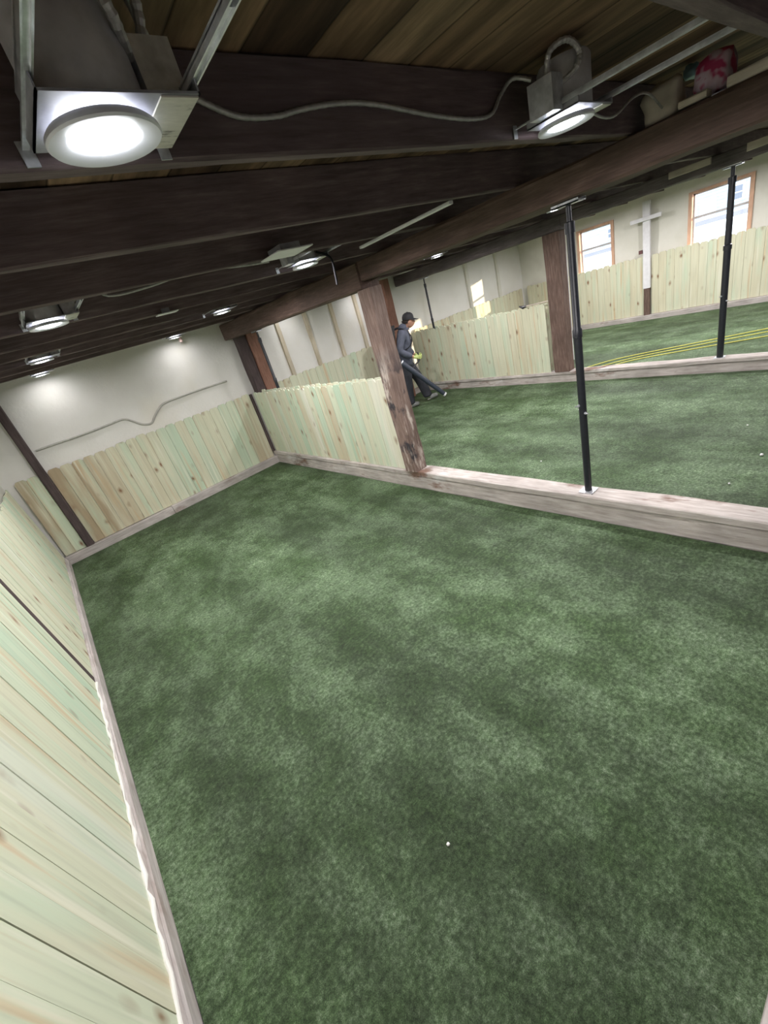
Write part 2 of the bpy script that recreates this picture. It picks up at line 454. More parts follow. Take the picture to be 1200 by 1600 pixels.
for k, (ya, yb, za, zb) in enumerate(WIN):
    w = empty('window_%d' % (k + 1), (XR, (ya + yb) / 2, za)); tag(w, kind='structure')
    mb = MB()
    for (y0, y1, z0, z1) in ((ya - 0.01, ya + 0.05, za, zb), (yb - 0.05, yb + 0.01, za, zb), (ya + 0.05, yb - 0.05, zb - 0.045, zb), (ya + 0.05, yb - 0.05, za, za + 0.05)):
        mb.box(XR - 0.035, XR + 0.15, y0, y1, z0, z1)
    mb.build('window_frame', M['orange_wood'], w)
    zm = 1.735
    mb = MB()
    mb.box(XR + 0.055, XR + 0.09, ya + 0.05, yb - 0.05, zm - 0.02, zm + 0.022)
    for (y0, y1, z0, z1) in ((ya + 0.05, ya + 0.075, za + 0.05, zb - 0.045), (yb - 0.075, yb - 0.05, za + 0.05, zb - 0.045), (ya + 0.05, yb - 0.05, zb - 0.07, zb - 0.045), (ya + 0.05, yb - 0.05, za + 0.05, za + 0.075)):
        mb.box(XR + 0.06, XR + 0.09, y0, y1, z0, z1)
    mb.build('sash', plain_mat('sash_paint', (0.52, 0.50, 0.50), 0.5) if k == 0 else bpy.data.materials['sash_paint'], w)
    gm = bpy.data.materials.get('window_glass')
    if not gm:
        g = NT('window_glass'); g.set(0.0)
        tr = g.n('ShaderNodeBsdfTransparent'); gl = g.n('ShaderNodeBsdfGlossy', Roughness=0.02); ms = g.n('ShaderNodeMixShader'); ms.inputs[0].default_value = 0.06
        g.l(tr, 0, ms, 1); g.l(gl, 0, ms, 2); g.l(ms, 0, g.t.nodes['Material Output'], 0); gm = g.m
    mb = MB(); mb.box(XR + 0.072, XR + 0.077, ya + 0.07, yb - 0.07, za + 0.07, zm - 0.015); mb.box(XR + 0.072, XR + 0.077, ya + 0.07, yb - 0.07, zm + 0.015, zb - 0.065)
    mb.build('pane', gm, w)

# exposed studs in the middle bay's back wall
for i, sx_ in enumerate(STUDS):
    mb = MB(); mb.timber(sx_ - 0.036, sx_ + 0.036, YB - 0.022, YB + 0.06, 0.0, 2.34, 'z', 0.3, 0.003, 0.004, i)
    tag(mb.build('trim_%d' % (i + 1), M['stud']), kind='structure')

for i, (sx_, hw) in enumerate(((9.08, 0.05), (10.28, 0.045))):
    mb = MB(); mb.timber(sx_ - hw, sx_ + hw, YB - 0.055, YB + 0.05, 0.0, 2.36, 'z', 0.12, 0.012, 0.02, 30 + i)
    tag(mb.build('trim_%d' % (i + 1 + len(STUDS)), M['foam']), kind='structure')

# ------------------------------------------------------------------ turf, one carpet per pen
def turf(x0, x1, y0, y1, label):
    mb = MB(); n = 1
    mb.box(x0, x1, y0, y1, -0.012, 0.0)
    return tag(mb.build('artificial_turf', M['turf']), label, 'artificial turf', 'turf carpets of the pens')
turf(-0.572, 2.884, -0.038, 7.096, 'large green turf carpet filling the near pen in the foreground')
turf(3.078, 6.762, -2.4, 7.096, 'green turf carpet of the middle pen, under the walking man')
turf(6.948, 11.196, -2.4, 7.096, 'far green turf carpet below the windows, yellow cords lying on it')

# ------------------------------------------------------------------ curbs and sills
def curb(name, cat, label, boxes, mat, axis, group=None, amp=0.005):
    r = empty(name, ((boxes[0][1] + boxes[0][2]) / 2, (boxes[0][3] + boxes[0][4]) / 2, 0)); tag(r, label, cat, group)
    for i, b in enumerate(boxes):
        mb = MB(); mb.timber(*b[1:], axis, 0.10, amp, 0.008, len(label) + i)
        mb.build(b[0], mat, r, smooth=False)
    return r
curb('timber_curb', 'curb', 'weathered whitish timber curb along the foot of the left fence', [('lower_timber', -0.685, -0.575, -0.2, 7.10, -0.012, 0.10), ('cap_board', -0.672, -0.582, -0.2, 7.10, 0.10, 0.125)], M['curb_y'], 'y')
curb('timber_curb', 'curb', 'weathered timber curb below the fence at the back of the near pen', [('timber', -0.58, 0.935, 7.10, 7.19, -0.012, 0.118), ('timber', 0.94, 2.89, 7.10, 7.19, -0.012, 0.122)], M['curb_x'], 'x')
curb('timber_curb', 'curb', 'pale timber curb corner at the bottom right edge of the picture', [('timber', -0.57, 2.88, -0.19, -0.04, -0.012, 0.12)], M['curb_x'], 'x')
curb('timber_sill', 'sill', 'thick two layer weathered sill between near and middle pen, carrying the worn column', [('lower_timber', 2.895, 3.065, -2.4, 7.19, -0.012, 0.148), ('cap_plank', 2.885, 3.075, -2.4, 3.38, 0.151, 0.212), ('cap_plank', 2.885, 3.075, 3.385, 7.19, 0.151, 0.212)], M['sill_y'], 'y', amp=0.008)
curb('timber_sill', 'sill', 'weathered sill between middle and far pen, below the second black jack post', [('lower_timber', 6.78, 6.93, -2.4, 7.19, -0.012, 0.115), ('cap_plank', 6.765, 6.945, -2.4, 7.19, 0.118, 0.168)], M['sill_y'], 'y', amp=0.008)
curb('timber_curb', 'curb', 'pale curb along the foot of the fence under the windows', [('timber', 11.20, 11.30, -2.4, 7.08, -0.012, 0.10)], M['curb_y'], 'y')
curb('timber_curb', 'curb', 'back curb of the middle pen behind the divider fence', [('timber', 3.08, 6.76, 7.10, 7.19, -0.012, 0.11)], M['curb_x'], 'x')
curb('timber_curb', 'curb', 'back curb of the far pen below the sunlit fence', [('timber', 6.95, 11.19, 7.10, 7.19, -0.012, 0.11)], M['curb_x'], 'x')

# ------------------------------------------------------------------ picket fences
def pickets(mb, A, B, nrm, z0, z1, seed, w=0.140, gap=0.003, lean=0.0, tint=None, thick=0.016):
    rnd = random.Random(seed)
    A = Vector(A); B = Vector(B); d = (B - A); L = d.length; d.normalize(); nrm = Vector(nrm)
    n = max(1, round(L / (w + gap))); pw = L / n - gap
    for i in range(n):
        u0 = i * (pw + gap) + gap / 2
        zt = z1 + rnd.uniform(-0.012, 0.010); ear = 0.028
        prof = [(u0, z0), (u0 + pw, z0), (u0 + pw, zt - ear), (u0 + pw - ear * 0.9, zt), (u0 + ear * 0.9, zt), (u0, zt - ear)]
        dep = rnd.uniform(0, 0.004)
        uo, vo = rnd.uniform(0, 50), rnd.uniform(0, 50)
        mb.cur = (rnd.random() if tint is None else tint(i, n, rnd), rnd.random(), 0)
        fr_, bk = [], []
        for (u, z) in prof:
            off = dep - lean * (z - z0)
            p = A + d * u + nrm * off
            q = p - nrm * thick
            fr_.append((p.x, p.y, z)); bk.append((q.x, q.y, z))
        a = mb.add(fr_); b = mb.add(bk)
        uvf = [(u - u0 + uo, z + vo) for u, z in prof]
        mb.face([a + k for k in range(6)], uvf)
        mb.face([b + k for k in range(5, -1, -1)], uvf[::-1])
        for k in range(6):
            k2 = (k + 1) % 6
            mb.face((a + k, b + k, b + k2, a + k2), [uvf[k], (uvf[k][0] + 0.016, uvf[k][1]), (uvf[k2][0] + 0.016, uvf[k2][1]), uvf[k2]])

def rail_box(mb, A, B, nrm, z, back=0.018, t=0.022, h=0.07, lean=0.0, zb=0.12):
    A = Vector(A); B = Vector(B); nrm = Vector(nrm)
    sh = nrm * (-lean * (z + h / 2 - zb))
    p = [A + sh - nrm * back, B + sh - nrm * back, B + sh - nrm * (back + t), A + sh - nrm * (back + t)]
    i = mb.add([(q.x, q.y, z) for q in p] + [(q.x, q.y, z + h) for q in p])
    for q in ((0, 3, 2, 1), (4, 5, 6, 7), (0, 1, 5, 4), (1, 2, 6, 5), (2, 3, 7, 6), (3, 0, 4, 7)):
        mb.face([i + k for k in q])

def fence(label, spans, nrm, z0, z1, seed, lean=0.0, rails=(0.25, 1.05), tint=None, second=None, back=0.018, rt=0.022, cut=0.0):
    A0 = Vector(spans[0][0])
    r = empty('picket_fence', (A0.x, A0.y, z0)); tag(r, label, 'fence', 'dog-ear picket fences')
    for k, (A, B) in enumerate(spans):
        mb = MB(); pickets(mb, A, B, nrm, z0, z1, seed + k, lean=lean, tint=tint)
        mb.build('picket_panel', M['pine'], r)
        for z in rails:
            mb = MB(); rail_box(mb, A, Vector(B) - (Vector(B) - Vector(A)).normalized() * cut, nrm, z, lean=lean, back=back, t=rt); mb.build('rail', M['rail'], r)
        if second:
            mb = MB(); n2 = -Vector(nrm); off = -Vector(nrm) * second
            pickets(mb, Vector(A) + off, Vector(B) + off - (Vector(B) - Vector(A)).normalized() * cut, n2, z0, z1 + 0.004, seed + 40, tint=tint); mb.build('picket_panel', M['pine'], r)
    return r
def pal(*c):
    return lambda i, n, rnd: min(1, max(0, c[int(i / n * len(c))] + rnd.uniform(-0.08, 0.08)))
BACK_T = pal(.05, .1, .03, .08, .12, .3, .35, .25, .3, .45, .75, .8, .5, .7, .3, .5, .55, .78, .6, .15, .2)
fence('back fence of the near pen below the cream foam wall', [((-0.575, 7.165, 0), (-0.305, 7.165, 0)), ((-0.195, 7.165, 0), (2.86, 7.165, 0))], (0, -1, 0), 0.125, FZ, 11, tint=BACK_T, rt=0.012)
LEFT_T = lambda i, n, rnd: rnd.choice([0.5, 0.55, 0.62, 0.45, 0.9, 0.68, 0.5, 0.76, 0.36])
fence('pale left fence running close past the camera along the left edge', [((-0.600, -1.4, 0), (-0.600, 3.494, 0)), ((-0.600, 3.576, 0), (-0.600, 7.08, 0))], (1, 0, 0), 0.128, FZ - 0.03, 25, lean=0.05, tint=LEFT_T, rt=0.012)
DIV_T = pal(.95, .6, .5, .93, .35, .8, .6, .3, .75, .5, .93, .28, .6, .8, .4, .95, .5, .85, .6, .66, .5)
fence('double sided greenish fence between the near pen corner and the worn column', [((2.915, 3.62, 0), (2.915, 7.10, 0))], (-1, 0, 0), 0.214, FZ, 33, tint=DIV_T, second=0.115, cut=0.14, back=0.02, rt=0.03)
fence('back fence of the middle pen below the ribbed white foam', [((3.12, 7.165, 0), (6.72, 7.165, 0))], (0, -1, 0), 0.115, FZ + 0.02, 45, tint=pal(.4, .5, .6, .55, .3, .2, .4), rt=0.012)
fence('divider fence behind the walking man, beside the second column', [((6.79, 3.98, 0), (6.79, 7.10, 0))], (-1, 0, 0), 0.17, FZ - 0.02, 52, tint=lambda i, n, rnd: rnd.choice([.5, .4, .55, .3, .45, .62, .5]), second=0.125, back=0.02, rt=0.03)
fence('sunlit back fence of the far pen', [((6.97, 7.150, 0), (11.18, 7.150, 0))], (0, -1, 0), 0.115, FZ + 0.02, 61, tint=lambda i, n, rnd: rnd.choice([.3, .25, .35, .15, .4]), rt=0.012)
fence('far right fence below the two windows', [((11.27, -2.4, 0), (11.27, 4.06, 0)), ((11.27, 4.21, 0), (11.27, 7.05, 0))], (-1, 0, 0), 0.105, FZ + 0.03, 70, tint=lambda i, n, rnd: rnd.choice([.38, .42, .34, .45, .3]), rt=0.012)

# ------------------------------------------------------------------ posts and columns
def column(label, x0, x1, y0, y1, z0, z1, mat, seed, extra=None, group='timber columns and posts', name='timber_column', cat='column', amp=0.010):
    mb = MB(); mb.timber(x0, x1, y0, y1, z0, z1, 'z', 0.07, amp, 0.012, seed)
    return tag(mb.build(name, mat), label, cat, group)
column('worn brown timber column with black and pale patches, standing on the near sill', 2.865, 3.045, 3.42, 3.60, 0.213, 2.138, M['column_worn'], 3, amp=0.016)
c2 = column('grey brown column with a white edge on the second sill, behind the first black jack post', 6.76, 6.94, 3.64, 3.90, 0.169, 2.182, M['column'], 5)
mb = MB(); mb.timber(6.945, 6.985, 3.655, 3.885, 0.30, 2.17, 'z', 0.07, 0.008, 0.006, 8); mb.build('peeling_white_board', M['paint'], c2)
c2.children[0]['label'] = 'peeling white painted board on the column side'
column('dark column against the back wall where the near girder ends', 2.97, 3.13, 7.00, 7.16, 0.213, 2.138, M['column_dark'], 9)
column('reddish post beside the dark corner column, seen above the divider fence', 3.14, 3.345, 6.98, 7.14, 0.0, 2.37, M['column_red'], 12)
column('reddish post behind the walking man, at the back of the second divider', 6.24, 6.415, 6.98, 7.14, 0.0, 2.37, M['column_red'], 14)
column('dark grey post standing in the back fence near the left corner', -0.30, -0.20, 7.12, 7.192, 0.125, ZJ, M['column_dark'], 16, name='timber_post', cat='post', amp=0.003)
mb = MB(); z0_, z1_ = 0.130, 1.262
i_ = mb.add([(xx - 0.05 * (zz - 0.128), yy, zz) for zz in (z0_, z1_) for xx, yy in ((-0.64, 3.497), (-0.596, 3.497), (-0.596, 3.573), (-0.64, 3.573))])
for q in ((0, 3, 2, 1), (4, 5, 6, 7), (0, 1, 5, 4), (1, 2, 6, 5), (2, 3, 7, 6), (3, 0, 4, 7)): mb.face([i_ + k_ for k_ in q])
tag(mb.build('timber_post', M['column_dark']), 'narrow dark post between the two panels of the left fence', 'post', 'timber columns and posts')

column('thin dark strip added as shade in the corner gap where back fence and divider fence meet', 2.868, 2.908, 7.135, 7.193, 0.214, 1.25, M['column_dark'], 21, name='timber_post', cat='post', amp=0.002)  # dark strip added for the shadowed gap in the fence corner

# ------------------------------------------------------------------ girders and joists
def girder(label, x0, x1, y0, y1, z0, z1, mat, seed):
    mb = MB(); mb.timber(x0, x1, y0, y1, z0, z1, 'y', 0.12, 0.010, 0.014, seed)
    return tag(mb.build('timber_girder', mat), label, 'girder', 'main girders')
girder('long brown girder from the worn column to the upper right, above the near jack post', 2.88, 3.14, YN, 3.50, 2.205, ZJ - 0.003, M['girder'], 2)
girder('brown girder over the divider fence, from the worn column to the back wall', 2.86, 3.10, 3.505, 7.2, 2.14, ZJ - 0.003, M['girder'], 6)
girder('dark grey girder above the second jack post, in front of the windows', 6.76, 7.02, YN, 3.60, 2.237, ZJ - 0.003, M['girder_grey'], 4)
girder('dark grey girder above the man and the far divider fence', 6.76, 7.00, 3.605, 7.2, 2.185, ZJ - 0.003, M['girder_grey'], 7)
ORD = ['first', 'second', 'third', 'fourth', 'fifth', 'sixth', 'seventh', 'eighth', 'ninth', 'tenth', 'eleventh']
for k in range(-4, 11):
    y = J0 + k * SP
    if k == 0: lab = 'dark joist cutting across the top right corner, nearest in view'
    elif k == 1: lab = 'dark joist behind the biggest downlight, a pale cable running along it'
    elif k > 1: lab = 'dark ceiling joist, %s behind the one that carries the pale cable' % ORD[k - 2]
    else: lab = 'dark ceiling joist above and behind the camera, outside the picture'
    mb = MB(); mb.timber(XL + 0.01, XR - 0.04, y, y + 0.048, ZJ, ZD - 0.002, 'x', 0.22, 0.006, 0.005, k + 20)
    tag(mb.build('ceiling_joist', M['joist']), lab, 'joist', 'ceiling joists' if k >= 0 else 'joists behind the camera')

# ------------------------------------------------------------------ steel jack posts
def jack_post(label, x, y, z0, z1, r, hp=0.055, group='black jack posts'):
    t = empty('jack_post', (x, y, z0)); tag(t, label, 'post', group)
    mb = MB(); mb.box(x - hp, x + hp, y - 0.055, y + 0.055, z0, z0 + 0.006); mb.build('base_plate', M['galv'], t)
    mb = MB(); mb.lathe([(r, 0.006), (r, (z1 - z0) * 0.60), (r * 1.16, (z1 - z0) * 0.60 + 0.001), (r * 1.16, (z1 - z0) * 0.60 + 0.05), (r * 0.9, (z1 - z0) * 0.60 + 0.06), (r * 0.88, z1 - z0 - 0.16)], (x, y, z0), n=24)
    mb.build('tube', M['black_steel'], t, smooth=True)
    mb = MB(); mb.lathe([(r * 1.12, z1 - z0 - 0.17), (r * 1.12, z1 - z0 - 0.11), (r * 0.55, z1 - z0 - 0.105), (r * 0.55, z1 - z0 - 0.02)], (x, y, z0), n=20)
    mb.build('adjusting_screw', M['black_steel'], t, smooth=True)
    mb = MB(); mb.box(x - 0.05, x + 0.05, y - 0.085, y + 0.085, z1 - 0.02, z1 - 0.012); mb.box(x - 0.05, x - 0.045, y - 0.085, y + 0.085, z1 - 0.02, z1 - 0.001); mb.box(x + 0.045, x + 0.05, y - 0.085, y + 0.085, z1 - 0.02, z1 - 0.001)
    mb.build('head_plate', M['galv'], t)
    for (h, a) in (((0.36, 2.6), (0.33, 4.2)) if hp > 0.05 else ()):
        mb = MB(); c = Vector((x + math.cos(a) * r * 0.9, y + math.sin(a) * r * 0.9, z0 + (z1 - z0) * h))
        mb.lathe([(0.010, 0), (0.010, 0.012), (0.005, 0.013), (0.005, 0.035)], c, Vector((math.cos(a), math.sin(a), 0)), n=8); mb.build('pin', M['galv'], t)
    return t
jack_post('black steel jack post on the near sill, tallest and closest', 2.985, 1.53, 0.213, 2.203, 0.027)
jack_post('black steel jack post on the second sill, in front of the right window', 6.86, 1.67, 0.169, 2.235, 0.036)
jack_post('slim black jack post beside the reddish post of the corner, above the divider fence', 3.068, 6.42, 0.213, 2.138, 0.024, 0.03)
jack_post('thin black jack post standing behind the fence to the right of the man', 6.868, 6.48, 0.169, 2.183, 0.022, 0.023)

# ------------------------------------------------------------------ recessed downlights
lens_count = 0
def downlight(x, y, yj0, label, flip=1, detail=True, sticker=False, watts=None):
    """x,y centre of the trim ring; the hanger bars run from y=yj0 to the joist behind"""
    z = 2.36
    t = empty('recessed_downlight', (x, y, z)); tag(t, label, 'downlight', 'recessed downlights between the joists')
    mb = MB(); mb.lathe([(0.060, 0.012), (0.062, 0.003), (0.066, 0.001), (0.088, -0.0035), (0.094, -0.0045), (0.097, -0.001), (0.096, 0.006), (0.090, 0.012)], (x, y, z), n=40, cap=False)
    mb.build('trim_ring', M['trim_white'], t, smooth=True)
    mb = MB(); mb.lathe([(0.0, -0.006), (0.03, -0.005), (0.052, -0.001), (0.0615, 0.005), (0.0615, 0.012), (0.0, 0.012)], (x, y, z), n=32, cap=False)
    mb.build('lens', M['lens'], t, smooth=True)
    px0, px1 = x - 0.10, x + 0.155
    mb = MB(); mb.box(px0, px1, y - 0.10, y + 0.095, z + 0.022, z + 0.026); mb.box(px0, px0 + 0.003, y - 0.10, y + 0.095, z + 0.022, z + 0.05); mb.box(px1 - 0.003, px1, y - 0.10, y + 0.095, z + 0.022, z + 0.05)
    mb.build('pan', M['pan'], t)
    mb = MB(); mb.lathe([(0.088, 0.0255), (0.088, 0.165), (0.080, 0.178), (0.0, 0.180)], (x, y - 0.004, z), n=36, cap=False)
    mb.build('can', M['can'], t, smooth=True)
    if sticker:
        mb = MB(); mb.box(x + 0.085, x + 0.152, y - 0.095, y + 0.09, z + 0.019, z + 0.0215); mb.build('sticker', M['sticker'], t)
        t.children[-1]['label'] = 'aged cream sticker with smudged print on the pan'
    for bx in (px0 + 0.0, px1):
        mb = MB()
        mb.box(bx - 0.008, bx + 0.008, yj0 + 0.05, y - 0.02, z + 0.050, z + 0.056); mb.box(bx - 0.008, bx - 0.005, yj0 + 0.05, y - 0.02, z + 0.040, z + 0.052); mb.box(bx + 0.005, bx + 0.008, yj0 + 0.05, y - 0.02, z + 0.040, z + 0.052)
        mb.box(bx - 0.006, bx + 0.006, (yj0 + y) / 2, yj0 + SP - 0.002, z + 0.044, z + 0.048)
        mb.box(bx - 0.012, bx + 0.012, yj0 + SP - 0.004, yj0 + SP - 0.001, z + 0.018, z + 0.058)
        mb.build('hanger_bar', M['galv'], t)
    jx = x + flip * 0.125
    mb = MB(); mb.box(jx - 0.036, jx + 0.036, y - 0.045, y + 0.045, z + 0.0265, z + 0.125); mb.build('junction_box', M['galv' if detail else 'can'], t)
    mb = MB()
    pts = [(jx, y - 0.01, z + 0.12), (jx + flip * 0.01, y - 0.03, z + 0.18), (jx - flip * 0.03, y - 0.07, z + 0.195), (jx - flip * 0.07, y - 0.09, z + 0.16), (jx - flip * 0.06, y - 0.08, z + 0.12), (x + flip * 0.086, y - 0.03, z + 0.10)]
    mb.tube(pts, 0.0085, 10, 8, ridge=0.18); mb.build('flexible_conduit', M['cable'], t)
    ld = bpy.data.lights.new('lamp', 'AREA'); ld.shape = 'DISK'; ld.size = 0.12; ld.energy = watts or (LAMP_W if y < 6 else LAMP_W * 0.09); ld.color = LAMP_COLOR; ld.spread = math.radians(176)
    lo_ = bpy.data.objects.new('lamp', ld); lo_.location = (0, 0, -0.016); COL.objects.link(lo_); lo_.parent = t
    return t
def jy(k): return J0 + k * SP
near = [
 (0.332, 0.985, 0, 'big glowing downlight in the top left corner, largest of all', 1),
 (1.944, 0.985, 0, 'glowing downlight with two long bars at the top right, left of the girder', -1),
 (0.309, 3.02, 3, 'glowing downlight with a shiny can at the left edge, second down the left row', 1),
 (1.954, 2.94, 3, 'glowing downlight behind the white cover plate, left of the worn column', -1),
 (0.319, 5.05, 6, 'small downlight at the left edge, just under the shiny one', 1),
 (2.05, 4.92, 6, 'small downlight just before the dark corner column', 1),
 (0.346, 6.93, 9, 'tiny lowest downlight at the left edge, above the foam wall', 1),
 (2.06, 6.91, 9, 'tiny downlight against the top of the cream back wall', 1)]
for (x, y, k, lab, fl) in near:
    downlight(x, y, jy(k), lab, fl, True, sticker=(k == 0 or k == 3))
for (x, y, k, lab) in [(3.95, 1.0, 0, 'downlight above the middle pen, hidden by the girder'), (5.6, 1.0, 0, 'second downlight above the middle pen, hidden by the girder'), (3.95, 3.0, 3, 'downlight over the middle pen whose glow shows behind the girder'), (5.55, 3.0, 3, 'downlight seen as a bright line beside the head of the near jack post'),
                       (3.95, 5.0, 6, 'downlight over the man\'s path, behind the worn column head'), (5.72, 5.03, 6, 'small glowing downlight over the middle pen, above the walking man'), (3.95, 6.85, 9, 'back downlight over the ribbed foam of the middle pen'), (5.6, 6.85, 9, 'back downlight of the middle pen, above the reddish post')]:
    downlight(x, y, jy(k), lab, 1)
for (x, y, k) in [(8.2, 1.0, 0), (9.9, 1.0, 0), (8.2, 3.0, 3), (9.9, 3.0, 3), (8.2, 5.0, 6), (9.9, 5.0, 6)]:  # unseen lamps, power raised to brighten the far pen
    downlight(x, y, jy(k), 'unseen downlight above the far pen, boosted to brighten it, behind the grey girder', 1, watts=LAMP_W * 1.35)
# ------------------------------------------------------------------ cables, plates, strips under the ceiling
JF = jy(1)
mb = MB()
mb.tube([(0.46, 0.97, 2.55), (0.52, 1.06, 2.52), (0.569, JF - 0.012, 2.50), (0.623, JF - 0.009, 2.472), (0.70, JF - 0.008, 2.449), (0.80, JF - 0.008, 2.450), (0.878, JF - 0.008, 2.463), (1.009, JF - 0.008, 2.476), (1.149, JF - 0.008, 2.474), (1.389, JF - 0.008, 2.448), (1.584, JF - 0.008, 2.438), (1.699, JF - 0.008, 2.452), (1.76, JF - 0.01, 2.50), (1.80, 1.09, 2.535), (1.835, 1.04, 2.51)], 0.0062, 10, 8, ridge=0.12)
tag(mb.build('armoured_cable', M['cable'], smooth=True), 'pale armoured cable looping along the first joist between the two big downlights', 'cable')
JF3 = jy(3)
mb = MB()
mb.tube([(0.476, 3.05, 2.45), (0.49, JF3 + 0.06, 2.44), (0.55, JF3 + 0.056, 2.37), (0.75, JF3 + 0.058, 2.372), (1.0, JF3 + 0.06, 2.40), (1.25, JF3 + 0.06, 2.38), (1.45, JF3 + 0.05, 2.37)], 0.006, 8, 6)
tag(mb.build('armoured_cable', M['cable'], smooth=True), 'grey cable hugging a joist from the left downlight to the white cover plate', 'cable')
mb = MB(); mb.tube([(2.07, 1.0, 2.46), (2.2, 1.0, 2.40), (2.35, 0.99, 2.385), (2.5, 0.97, 2.44), (2.68, 0.98, 2.46), (2.9, 1.0, 2.42)], 0.005, 8, 6)
tag(mb.build('thin_cable', M['cable'], smooth=True), 'thin grey cable from the top right downlight to the clutter on the girder', 'cable')
mb = MB(); mb.tube([(2.02, 2.86, 2.42), (2.10, 2.82, 2.36), (2.13, 2.86, 2.25), (2.135, 2.88, 2.19)], 0.008, 8, 6)
tag(mb.build('dangling_cord', M['black_cable'], smooth=True), 'short black cord hanging below the downlight left of the worn column', 'cord')
def plate(x0, x1, y0, y1, label, name='cover_plate'):
    t = empty(name, ((x0 + x1) / 2, (y0 + y1) / 2, ZJ - 0.01)); tag(t, label, 'cover plate')
    mb = MB(); mb.box(x0, x1, y0, y1, ZJ - 0.012, ZJ - 0.006); mb.build('plate', M['paint'], t)
    mb = MB(); mb.box(x0 + 0.05, x1 - 0.05, y0 + 0.05, y1 - 0.02, ZJ - 0.006, ZJ + 0.03); mb.build('junction_box', M['pan'], t)
plate(1.37, 1.60, jy(3) - 0.22, jy(3) - 0.005, 'white cover plate under the joists, right above the fourth downlight')
plate(1.08, 1.24, jy(5) - 0.09, jy(5) - 0.005, 'small white cover plate halfway down the ceiling, between the two rows of lamps')
mb = MB(); mb.timber(2.30, 2.335, 1.86, 2.72, ZJ - 0.018, ZJ - 0.001, 'y', 0.2, 0.001, 0.003, 2)
tag(mb.build('pale_batten', M['paint']), 'long pale batten nailed under the joists beside the brown girder', 'batten')
mb = MB(); mb.lathe([(0.0, -0.05), (0.022, -0.045), (0.03, -0.02), (0.022, 0.01), (0.018, 0.03)], (2.18, 7.11, 2.34), n=16, cap=False); mb.lathe([(0.02, 0.03), (0.02, 0.05)], (2.18, 7.11, 2.34), n=16)
tag(mb.build('lamp_holder', plain_mat('pinkish_ceramic', (0.62, 0.45, 0.42), 0.4)), 'small pinkish lamp holder under the ceiling by the back wall', 'lamp holder')

# ------------------------------------------------------------------ clutter on the girders
def blob(name, mat, c, size, seed, label, cat, sub=3, rough=0.25):
    bm = bmesh.new(); bmesh.ops.create_icosphere(bm, subdivisions=sub, radius=1)
    for v in bm.verts:
        p = v.co.copy()
        box = max(abs(p.x), abs(p.y), abs(p.z)) ** 0.55
        k = (1 + rough * noise.noise(p * 1.6 + Vector((seed, 0, 0))) + 0.4 * rough * noise.noise(p * 4.2 + Vector((0, seed, 0)))) / box
        v.co = Vector((p.x * size[0] * k, p.y * size[1] * k, max(-size[2] * 0.8, p.z * size[2] * k)))
    me = bpy.data.meshes.new(name); bm.to_mesh(me); bm.free()
    for f_ in me.polygons: f_.use_smooth = True
    me.materials.append(mat)
    o = bpy.data.objects.new(name, me); o.location = c; COL.objects.link(o)
    return tag(o, label, cat)
M['bag'] = plain_mat('cream_paper', (0.42, 0.37, 0.31), 0.8, 0, 0.15, 12, 0.3)
blob('paper_bag', M['bag'], (2.98, 1.02, ZJ + 0.066), (0.075, 0.085, 0.085), 3, 'crumpled cream paper bag stuffed on top of the brown girder', 'bag')
g = NT('pink_wrapper').set(0.5); vz = g.noise(g.coords((1, 1, 1)), 14, 2); rz = g.ramp(vz, 0, [(0.42, (0.36, 0.03, 0.10)), (0.5, (0.50, 0.36, 0.44)), (0.62, (0.55, 0.45, 0.55)), (0.7, (0.40, 0.05, 0.14))]); g.color(rz, 0)
blob('wrapped_package', g.m, (3.03, 0.83, ZJ + 0.085), (0.075, 0.075, 0.085), 8, 'crimson and pink wrapped package on the girder at the upper right', 'package', rough=0.15)
blob('blue_wrapper', plain_mat('blue_wrapper', (0.25, 0.42, 0.50), 0.5), (3.13, 0.95, ZJ + 0.16), (0.05, 0.03, 0.03), 5, 'small light blue wrapper between paper bag and pink package', 'wrapper')
def offcut(label, x0, x1, y0, y1, z0, z1, seed):
    mb = MB(); mb.timber(x0, x1, y0, y1, z0, z1, 'y', 0.08, 0.006, 0.006, seed)
    return tag(mb.build('timber_offcut', M['pale_wood']), label, 'timber offcut', 'pale timber offcuts on the girders')
offcut('pale offcut lying on the brown girder below the pink package', 2.90, 2.98, 0.50, 0.75, ZJ + 0.004, ZJ + 0.045, 1)
offcut('pale broken offcut on the brown girder in front of the paper bag', 2.89, 2.96, 0.82, 0.93, ZJ + 0.004, ZJ + 0.034, 2)
offcut('pale block nailed to the far grey girder, left one of two', 6.71, 6.757, 1.84, 2.24, 2.305, 2.374, 3)
offcut('pale block nailed to the far grey girder, right one above the jack post', 6.71, 6.757, 1.30, 1.53, 2.30, 2.374, 4)

# ------------------------------------------------------------------ foam covered conduit on the back wall and left wall hose
YF = YB - 0.002
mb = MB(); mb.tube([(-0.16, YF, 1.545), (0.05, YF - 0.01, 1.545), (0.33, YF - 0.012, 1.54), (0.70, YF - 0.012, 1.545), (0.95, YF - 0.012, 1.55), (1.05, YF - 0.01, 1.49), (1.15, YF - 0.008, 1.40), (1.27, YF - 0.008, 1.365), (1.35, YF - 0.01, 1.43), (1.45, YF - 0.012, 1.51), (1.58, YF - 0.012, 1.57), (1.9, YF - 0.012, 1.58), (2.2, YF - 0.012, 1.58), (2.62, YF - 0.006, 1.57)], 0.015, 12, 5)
tag(mb.build('foam_covered_conduit', plain_mat('shade_grey_conduit', (0.44, 0.43, 0.39), 0.8), smooth=True), 'thin conduit half buried in cream foam, its grey painted for the shade under the ridge, dipping in a V across the back wall', 'conduit')  # grey paints the shade line below the foam ridge into the conduit colour
mb = MB()
